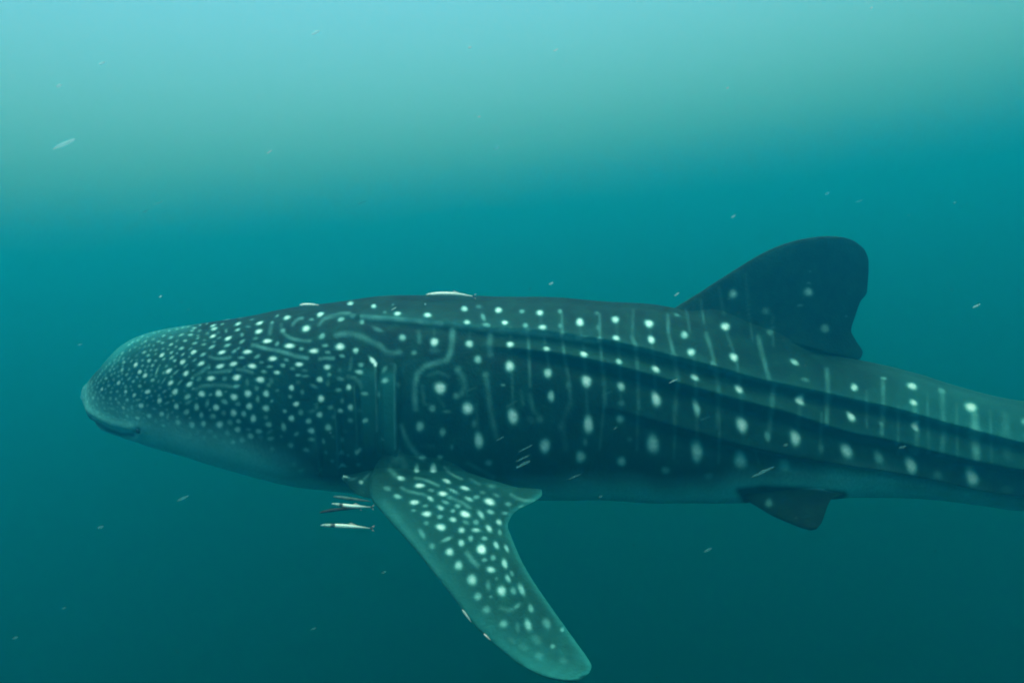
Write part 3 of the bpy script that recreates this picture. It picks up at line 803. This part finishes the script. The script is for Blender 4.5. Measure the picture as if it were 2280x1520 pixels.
# pale underside with a ragged border
tb = theta_of(BEL)
d_side = pm - C_[idx]
hh = (d_side * U_[idx]).sum(1) / H_[idx]
ww = np.abs(side) / W_[idx]
theta = np.arctan2(np.sign(ww) * np.abs(ww) ** (1 / EXPO), np.sign(hh) * np.abs(hh) ** (1 / EXPO))
rr = np.hypot(hh, ww)
dbel = (theta - tb[idx]) * np.sqrt(H_[idx] * W_[idx])
rag = .012 * np.sin(pm[:, 0] * 9 + 4 * pm[:, 1]) + .008 * np.sin(pm[:, 0] * 23 + 9 * pm[:, 1])
belly = smooth01(dbel + rag, -.07, .20)
mx, my = proj(pm)
belly = np.maximum(belly, .8 * smooth01(dbel + rag + .10, -.10, .16) * (1 - smooth01(mx, 560, 760)))
belly *= (rr < 1.25)                                   # fins are coloured separately
# lips and mouth lining
mx, my = proj(pm)
front = (mx < 330)
# dark gape
md2 = polyline_dist(mx, my, mouth)
belly *= 1 - .95 * np.exp(-(md2 / 6) ** 2) * front
belly *= 1 - .9 * np.exp(-(np.hypot(mx - 309, my - 958) / 8) ** 2)
# sunlight on the upward-facing pectoral is painted in as lighter grey; its margins are paler
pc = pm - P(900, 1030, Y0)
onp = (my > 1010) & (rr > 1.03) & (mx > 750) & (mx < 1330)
lit_grey = np.zeros(nv)
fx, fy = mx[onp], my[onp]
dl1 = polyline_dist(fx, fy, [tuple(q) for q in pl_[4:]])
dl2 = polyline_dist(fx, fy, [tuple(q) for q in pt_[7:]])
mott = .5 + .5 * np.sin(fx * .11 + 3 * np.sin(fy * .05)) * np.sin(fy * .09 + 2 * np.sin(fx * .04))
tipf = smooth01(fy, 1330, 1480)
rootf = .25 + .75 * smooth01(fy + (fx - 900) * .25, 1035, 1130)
lit_grey[onp] = .15 * rootf + rootf * .20 * np.exp(-(dl1 / 34) ** 2) + .34 * np.exp(-(dl2 / 9) ** 2) + tipf * (.05 + .12 * mott)
# forehead rim: merged freckles and painted sunlight; gill flaps: painted light; tail's back: paler grey
onb = (rr < 1.2)
rim = np.exp(-np.clip(my - TOP(mx), 0, 200) / 15.) * smooth01(mx, 200, 260) * (1 - smooth01(mx, 400, 460)) * (theta < 1.6)
lit_grey += onb * (.55 * rim + .10 * (1 - smooth01(mx, 200, 420)) * (theta < 2.2))
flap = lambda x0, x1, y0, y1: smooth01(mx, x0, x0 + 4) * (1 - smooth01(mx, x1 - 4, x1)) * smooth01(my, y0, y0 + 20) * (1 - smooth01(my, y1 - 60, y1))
lit_grey += onb * (.19 * flap(839, 882, 815 + .035 * (mx - 866) ** 2, 1030) + .11 * flap(800, 837, 815, 1000))
# light from above on each ridge's crest and the back, painted as paler grey
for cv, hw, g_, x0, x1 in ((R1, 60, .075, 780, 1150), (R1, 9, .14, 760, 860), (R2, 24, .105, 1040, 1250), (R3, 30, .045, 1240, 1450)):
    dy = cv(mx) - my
    lit_grey += onb * g_ * smooth01(mx, x0, x1) * smooth01(dy, -5, 3) * np.exp(-np.clip(dy, 0, 500) / hw) * (theta < 2.4)
lit_grey += onb * .10 * smooth01(mx, 1820, 2080) * smooth01(R1(mx) + 20 - my, -20, 40) * (theta < 1.7)
lit_grey += onb * .07 * smooth01(mx, 1900, 2100) * smooth01(R2(mx) + 5 - my, -10, 15) * (theta < 1.7)
pale = np.clip(np.maximum(pale, 0), 0, 1.1) ** 1.55
pale = np.clip(pale, 0, 1)
belly[onp] = 0
# pelvic fins: dark, the colour fading softly into the belly round their roots
pv = [(1646, 1092), (1700, 1086), (1790, 1090), (1878, 1101), (1847, 1124), (1838, 1146), (1801, 1182), (1722, 1152), (1662, 1116), (1646, 1092)]
selp = (mx > 1600) & (mx < 1930) & (my > 1050) & (my < 1230)
qx_, qy_ = mx[selp], my[selp]
ins = np.zeros(len(qx_), bool)
for (xa_, ya_), (xb_, yb_) in zip(pv[:-1], pv[1:]):
    if ya_ != yb_:
        ins ^= ((ya_ > qy_) != (yb_ > qy_)) & (qx_ < (xb_ - xa_) * (qy_ - ya_) / (yb_ - ya_) + xa_)
fade = np.where(ins, 1.0, np.exp(-(polyline_dist(qx_, qy_, pv) / 9.) ** 2))
belly[selp] *= 1 - fade
for nm, arr in (('pale', pale), ('belly', belly), ('grey_and_light', np.clip(lit_grey, 0, 1))):
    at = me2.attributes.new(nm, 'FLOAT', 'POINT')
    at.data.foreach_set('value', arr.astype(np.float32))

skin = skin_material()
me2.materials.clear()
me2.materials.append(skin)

shark = bpy.data.objects.new('whale_shark', None)
sc.collection.objects.link(shark)
shark.location = to_world(C_[len(C_) // 2])
tag(shark, 'huge dark whale shark with white spots and ridged back swimming left', 'shark')
loc = np.array(shark.location)
body.parent = shark
co2 = (co.reshape(-1, 3) - loc).astype(np.float32)
me2.vertices.foreach_set('co', co2.ravel())
me2.update()
bpy.context.view_layer.update()

# eyes
eye_mat = plain('dark_eye', (.01, .012, .012), (.02, .024, .024), 60, .25, .5)
ce = P(309, 958, 3.7)
_ = None
best = np.argmin(np.hypot(mx - 309, my - 958) + 1e3 * (side < 0) + 50 * np.abs(pm[:, 2] + 3.6))
for k in range(2):
    q = pm[best].copy()
    nrm_ = N_[idx[best]]
    q = q - nrm_ * .004
    if k:
        q = mirror(q[None])[0]
    bm = bmesh.new()
    bmesh.ops.create_icosphere(bm, subdivisions=3, radius=.017)
    me = bpy.data.meshes.new('eye'); bm.to_mesh(me); bm.free()
    me.materials.append(eye_mat); me.polygons.foreach_set('use_smooth', [True] * len(me.polygons))
    o = bpy.data.objects.new('eye', me); sc.collection.objects.link(o)
    o.parent = shark
    o.location = to_world(q) - loc

# ------------------------------------------------------------------ small slender fish
def fish_material(name, back, mid, tail):
    m, n, b = new_mat(name)
    N, Lk = n.nodes, n.links
    tc = N.new('ShaderNodeTexCoord'); sp = N.new('ShaderNodeSeparateXYZ')
    Lk.new(tc.outputs['Object'], sp.inputs[0])
    r = N.new('ShaderNodeValToRGB')
    el = r.color_ramp.elements
    el[0].position = 0; el[0].color = (*mid, 1); el[1].position = 1; el[1].color = (*tail, 1)
    for p_, c_ in ((.17, mid), (.20, tail), (.25, tail), (.28, back), (.6, back), (.8, mid), (.93, mid), (.96, tail)):
        q = el.new(p_); q.color = (*c_, 1)
    Lk.new(sp.outputs[0], r.inputs['Fac']); Lk.new(r.outputs[0], b.inputs['Base Color'])
    b.inputs['Roughness'].default_value = .35; b.inputs['Specular IOR Level'].default_value = .4
    return m


silver = fish_material('silver_fish', (.66, .88, .86), (.30, .52, .50), (.03, .06, .06))
plain_silver = plain('pale_fish', (.62, .80, .77), (.78, .92, .9), 8, .35, .4)
dark_fish = plain('dark_fish', (.015, .02, .02), (.03, .04, .04), 8, .5, .2)
fin_dark = plain('dark_fin', (.02, .025, .025), (.05, .06, .06), 9, .5, .2)
fin_pale = plain('pale_fin', (.5, .55, .53), (.75, .8, .77), 9, .5, .2)


def fish(px0, py0, px1, py1, Y0_, Y1_, hpx, mat, label, bend=0.0, with_fins=True, group='slender fish keeping close to the shark'):
    """nose pixel, tail pixel, depths; unit-length body along its local +X (nose at 0)"""
    a_, b_ = to_world(P(px0, py0, Y0_)), to_world(P(px1, py1, Y1_))
    ln = float(np.linalg.norm(b_ - a_))
    root = bpy.data.objects.new('slender_fish', None); sc.collection.objects.link(root)
    root.location = a_
    X = Vector(b_ - a_).normalized()
    Z = Vector(to_world(P(px0, py0 - 10, Y0_)) - a_); Z = (Z - Z.dot(X) * X).normalized()
    Yv = Z.cross(X)
    root.rotation_euler = Matrix((X, Yv, Z)).transposed().to_euler()
    root.scale = (ln, ln, ln)
    tag(root, label, 'fish', group)
    rel = hpx * Y0_ / F / ln / 2
    n_, m_ = 26, 14
    bl = .93 if with_fins else 1.0
    xs = (1 - np.cos(np.linspace(0, np.pi, n_))) / 2 * bl
    t = xs / bl
    prof = rel * np.maximum(1.9 * np.sqrt(np.clip(t, 0, 1)) * (1 - t) ** .85 / 1.05, .16 * (t < .999)) * (t > .0005)
    prof = np.maximum(prof, rel * .02)
    an = np.arange(m_) / m_ * 2 * np.pi
    zc = bend * np.sin(np.pi * t)
    rg = np.stack([np.repeat(xs[:, None], m_, 1), prof[:, None] * .75 * np.sin(an)[None], zc[:, None] + prof[:, None] * np.cos(an)[None]], -1)
    V_, Q_, T_ = closed_loft(rg)
    me = numpy_mesh('body', V_, Q_, T_); me.materials.append(mat)
    me.polygons.foreach_set('use_smooth', [True] * len(me.polygons))
    o = bpy.data.objects.new('body', me); sc.collection.objects.link(o); o.parent = root
    if with_fins:
        th = .006
        fm = fin_dark if mat is dark_fish or mat is silver else fin_pale
        # forked tail: dark middle, pale lobes
        q = rel * 1.15
        mesh_obj('tail_fin', [(.90, -th, 0), (.90, th, 0), (.965, -th, q * .55), (.965, th, q * .55), (.955, -th, 0), (.955, th, 0), (.965, -th, -q * .55), (.965, th, -q * .55)],
                 [(0, 2, 4), (0, 4, 6), (1, 5, 3), (1, 7, 5), (0, 1, 3, 2), (2, 3, 5, 4), (4, 5, 7, 6), (6, 7, 1, 0)], fin_dark, root, False)
        for sg in (1, -1):
            mesh_obj('tail_tip', [(.955, -th, sg * q * .5), (.955, th, sg * q * .5), (.995, -th * .6, sg * q * 1.05), (.995, th * .6, sg * q * 1.05), (.975, -th, sg * q * .45), (.975, th, sg * q * .45)],
                     [(0, 2, 4), (1, 5, 3), (0, 1, 3, 2), (2, 3, 5, 4), (4, 5, 1, 0)], fin_pale, root, False)
        for sg in (1, -1):
            em = bmesh.new(); bmesh.ops.create_icosphere(em, subdivisions=1, radius=rel * .22)
            for v_ in em.verts:
                v_.co += Vector((.075, sg * rel * .42, rel * .12 + bend * .25))
            ee = bpy.data.meshes.new('eye'); em.to_mesh(ee); em.free(); ee.materials.append(eye_mat)
            eo = bpy.data.objects.new('eye', ee); sc.collection.objects.link(eo); eo.parent = root
        z0 = rel * .75 + bend * .8
        mesh_obj('dorsal_fin', [(.50, -th, z0), (.50, th, z0), (.55, -th * .4, z0 + rel * .7), (.55, th * .4, z0 + rel * .7), (.66, -th, z0 - rel * .2), (.66, th, z0 - rel * .2)],
                 [(0, 4, 2), (1, 3, 5), (0, 2, 3, 1), (2, 4, 5, 3), (4, 0, 1, 5)], fin_pale if mat is not dark_fish else fin_dark, root, False)
    return root


fish(949, 656, 1061, 660, 3.72, 3.74, 11, plain_silver, 'bright silver fish with forked tail just above the middle of the back', bend=.035)
fish(667, 679, 710, 679, 3.72, 3.72, 8, plain_silver, 'short pale fish lying along the top of the head', bend=.02, with_fins=False)
fish(714, 1169, 834, 1176, 3.15, 3.18, 12, silver, 'lowest silver fish under the chest, with dark tail and pale tips', bend=.012)
fish(738, 1121, 833, 1129, 3.2, 3.22, 10, silver, 'dim silver fish just below the skin fold at the front of the fin', bend=-.015)
fish(711, 1141, 806, 1131, 3.3, 3.34, 10, dark_fish, 'thin dark fish overlapping the dim silver fish below the chest', bend=.03)
fish(742, 1105, 826, 1116, 3.3, 3.32, 10, plain('dusky_fish', (.05, .12, .12), (.10, .23, .23), 10), 'dusky fish half hidden in the shade under the belly and fin root', with_fins=False)
fish(1029, 1356, 1049, 1384, 2.62, 2.64, 6, plain_silver, 'small bright fish beside the leading edge halfway down the big fin', with_fins=False)
fish(1077, 1410, 1092, 1424, 2.6, 2.6, 5, fin_pale, 'tiny dim fish beside the leading edge near the tip of the big fin', with_fins=False)

# ------------------------------------------------------------------ drifting flecks
def fleck_material(name, col, clear):
    m = bpy.data.materials.new(name); m.use_nodes = True
    n = m.node_tree; N, Lk = n.nodes, n.links
    N.clear()
    out = N.new('ShaderNodeOutputMaterial'); df = N.new('ShaderNodeBsdfDiffuse'); tl = N.new('ShaderNodeBsdfTranslucent'); tr = N.new('ShaderNodeBsdfTransparent')
    tc = N.new('ShaderNodeTexCoord'); nz = N.new('ShaderNodeTexNoise'); nz.inputs['Scale'].default_value = 60
    Lk.new(tc.outputs['Object'], nz.inputs['Vector'])
    r = N.new('ShaderNodeValToRGB')
    r.color_ramp.elements[0].color = (*[c * .8 for c in col], 1); r.color_ramp.elements[1].color = (*col, 1)
    Lk.new(nz.outputs['Fac'], r.inputs['Fac'])
    for q in (df, tl):
        Lk.new(r.outputs[0], q.inputs['Color'])
    a1 = N.new('ShaderNodeMixShader'); a1.inputs[0].default_value = .55
    Lk.new(df.outputs[0], a1.inputs[1]); Lk.new(tl.outputs[0], a1.inputs[2])
    a2 = N.new('ShaderNodeMixShader'); a2.inputs[0].default_value = clear
    Lk.new(a1.outputs[0], a2.inputs[1]); Lk.new(tr.outputs[0], a2.inputs[2])
    Lk.new(a2.outputs[0], out.inputs['Surface'])
    return m


fleck_a = fleck_material('plankton_pale', (.50, .88, .92), .55)
fleck_b = fleck_material('plankton_faint', (.30, .80, .86), .86)


def fleck(px, py, ln, wd, ang, Y, faint, label):
    c = P(px, py, Y)
    k_ = Y / F
    bm = bmesh.new()
    bmesh.ops.create_icosphere(bm, subdivisions=2, radius=.5)
    sd = px * .37 + py
    for v in bm.verts:
        n_ = 1 + .16 * math.sin(v.co.x * 11 + sd) + .12 * math.sin(v.co.y * 17 + sd * 2)
        v.co = Vector((v.co.x * ln * k_, v.co.y * wd * k_ * n_, v.co.z * wd * k_ * n_ + .06 * wd * k_ * math.sin(v.co.x * 7 + sd)))
    me = bpy.data.meshes.new('plankton'); bm.to_mesh(me); bm.free()
    me.polygons.foreach_set('use_smooth', [True] * len(me.polygons))
    me.materials.append(fleck_b if faint else fleck_a)
    o = bpy.data.objects.new('plankton', me); sc.collection.objects.link(o)
    o.location = to_world(c)
    d = Vector(to_world(P(px + 10 * math.cos(R(ang)), py - 10 * math.sin(R(ang)), Y)) - to_world(c)).normalized()
    o.rotation_euler = d.to_track_quat('X', 'Z').to_euler()
    tag(o, label, 'plankton', 'pale flecks drifting in the water')


FLECKS = """703,73,20.9,6.24,25,2.4,0|short pale fleck near the top edge, brightest above the head of the shark
227,141,15.2,4.68,25,2.6,0|small pale fleck high on the left, above the long bright one
131,191,13.3,6.24,20,2.6,0|rounded pale fleck high on the left near the frame edge
142,321,57,7.8,25,1.9,0|longest and thickest pale fleck, in open water at upper left
600,338,15.2,3.12,28,3.0,0|thin small fleck in open water well above the forehead
355,451,19,3.9,24,2.8,1|faint fleck, the upper of two close together at left
324,470,17.1,3.51,24,2.8,1|faint fleck, the lower of two close together at left
99,491,7.6,3.9,20,3,1|dot-like faint fleck at the left below the long bright one
1046,106,8.55,4.68,20,2.6,0|small squarish fleck near the top middle
1237,112,12.3,3.12,28,2.8,0|thin fleck near the top, right of the squarish one
1067,260,7.6,3.12,20,3,0|tiny fleck above the lumpy one in the middle
1106,330,17.1,7.02,22,2.4,1|wide lumpy fleck in open water above the middle of the back
806,451,24.7,2.73,25,3,1|long very faint fleck in open water above the head
1940,18,8.55,4.68,30,2.8,0|tiny fleck at the top edge towards the right
1530,147,7.6,3.9,20,2.8,1|tiny faint fleck high on the right, left of a brighter one
1620,196,7.6,3.51,35,2.8,0|tiny bright fleck high on the right
1999,245,11.4,3.9,12,2.7,1|faint fleck at upper right
1842,431,11.4,4.68,25,2.7,1|faint fleck in the water above the dorsal fin
1633,482,11.4,3.12,28,2.8,0|small bright fleck in the water just left above the dorsal fin
1913,448,17.1,2.34,20,3,1|thin faint fleck up and right of the dorsal fin
2126,451,7.6,3.9,10,3,1|dot-like faint fleck at far right above the tail
2174,681,19.9,3.9,28,2.8,0|bright fleck in clear water right of the dorsal fin
1507,655,13.3,3.51,32,3.0,0|bright fleck just in front of the foot of the dorsal fin
1227,631,11.4,3.9,25,3.0,0|small bright fleck just above the middle of the back
357,660,7.6,3.12,20,3,0|tiny fleck above the forehead on the left
178,767,11.4,3.12,10,3,1|faint fleck in front of the forehead at left
877,687,14.2,2.73,28,3.1,0|thin bright fleck over the back behind the head
947,677,4.75,3.9,0,3.1,0|dot-like bright fleck over the back below the silver fish
407,1109,30.4,5.07,25,2.4,1|long bluish fleck below the throat
224,1173,15.2,5.46,15,2.5,1|oval faint fleck in dark water at lower left
143,1353,10.4,3.12,25,2.6,1|small fleck in dark water at lower left, below the oval one
34,1419,13.3,4.68,20,2.6,1|faint fleck in the bottom left corner
698,1399,15.2,2.73,22,2.7,1|thin faint fleck near the bottom, left of the big fin
1576,1224,20.9,4.68,26,2.5,1|faint fleck in dark water below the rear belly
855,1273,11.4,3.9,25,2.6,1|faint fleck in front of the leading edge of the big fin
1337,1105,10.4,3.51,25,2.8,1|small faint fleck under the middle of the belly
1170,998,38,2.34,27,2.8,1|thin long fleck, the top one of three side by side on the lower flank
1164,1020,38,3.12,25,2.8,1|long fleck, the middle one of three side by side on the lower flank
1165,1033,38,6.24,25,2.8,1|thick long fleck, the lowest of three side by side on the lower flank
1499,848,22.8,2.34,25,3.0,0|thin fleck crossing the second ridge below the dorsal fin
1699,1050,58.9,5.46,24,2.7,1|longest fleck over the lower flank, just above the pelvic fin
2009,995,17.1,4.68,12,3.1,1|pale fleck over the dark stripe of the tail
1749,990,12.3,4.68,25,3.0,1|small fleck beside a large white spot on the rear flank
1370,953,12.3,2.34,25,3.0,1|tiny thin fleck in the darkest part of the flank
1114,976,20.9,2.34,27,3.0,1|thin fleck right of the third large flank spot
1279,1061,34.2,2.34,22,2.9,1|very thin long fleck along the edge of the dark flank and the belly
1790,663,4.75,1.56,25,3.2,1|tiny fleck over the middle of the dorsal fin"""
for ln in FLECKS.strip().split('\n'):
    nums, lab = ln.split('|')
    v = [float(q) for q in nums.split(',')]
    fleck(v[0], v[1], v[2], v[3], v[4], v[5], v[6] > .5, lab.strip())

# countless specks too small to tell apart
bm = bmesh.new()
for _ in range(700):
    Y = random.uniform(1.6, 5.5)
    x, y = random.uniform(-60, 2340), random.uniform(-60, 1580)
    q = Vector(to_world(P(x, y, Y)))
    r_ = random.choice((.0005, .0007, .0009, .0012, .0018)) * random.uniform(.8, 1.2) * Y / 3
    mt = Matrix.Translation(q) @ Matrix.Rotation(R(25 + random.uniform(-20, 20)), 4, 'Y').inverted() @ Matrix.Diagonal((random.uniform(1, 3.5), 1, 1, 1))
    bmesh.ops.create_icosphere(bm, subdivisions=1, radius=r_, matrix=mt)
me = bpy.data.meshes.new('marine_snow'); bm.to_mesh(me); bm.free()
me.materials.append(fleck_b)
o = bpy.data.objects.new('marine_snow', me); sc.collection.objects.link(o)
tag(o, kind='stuff')
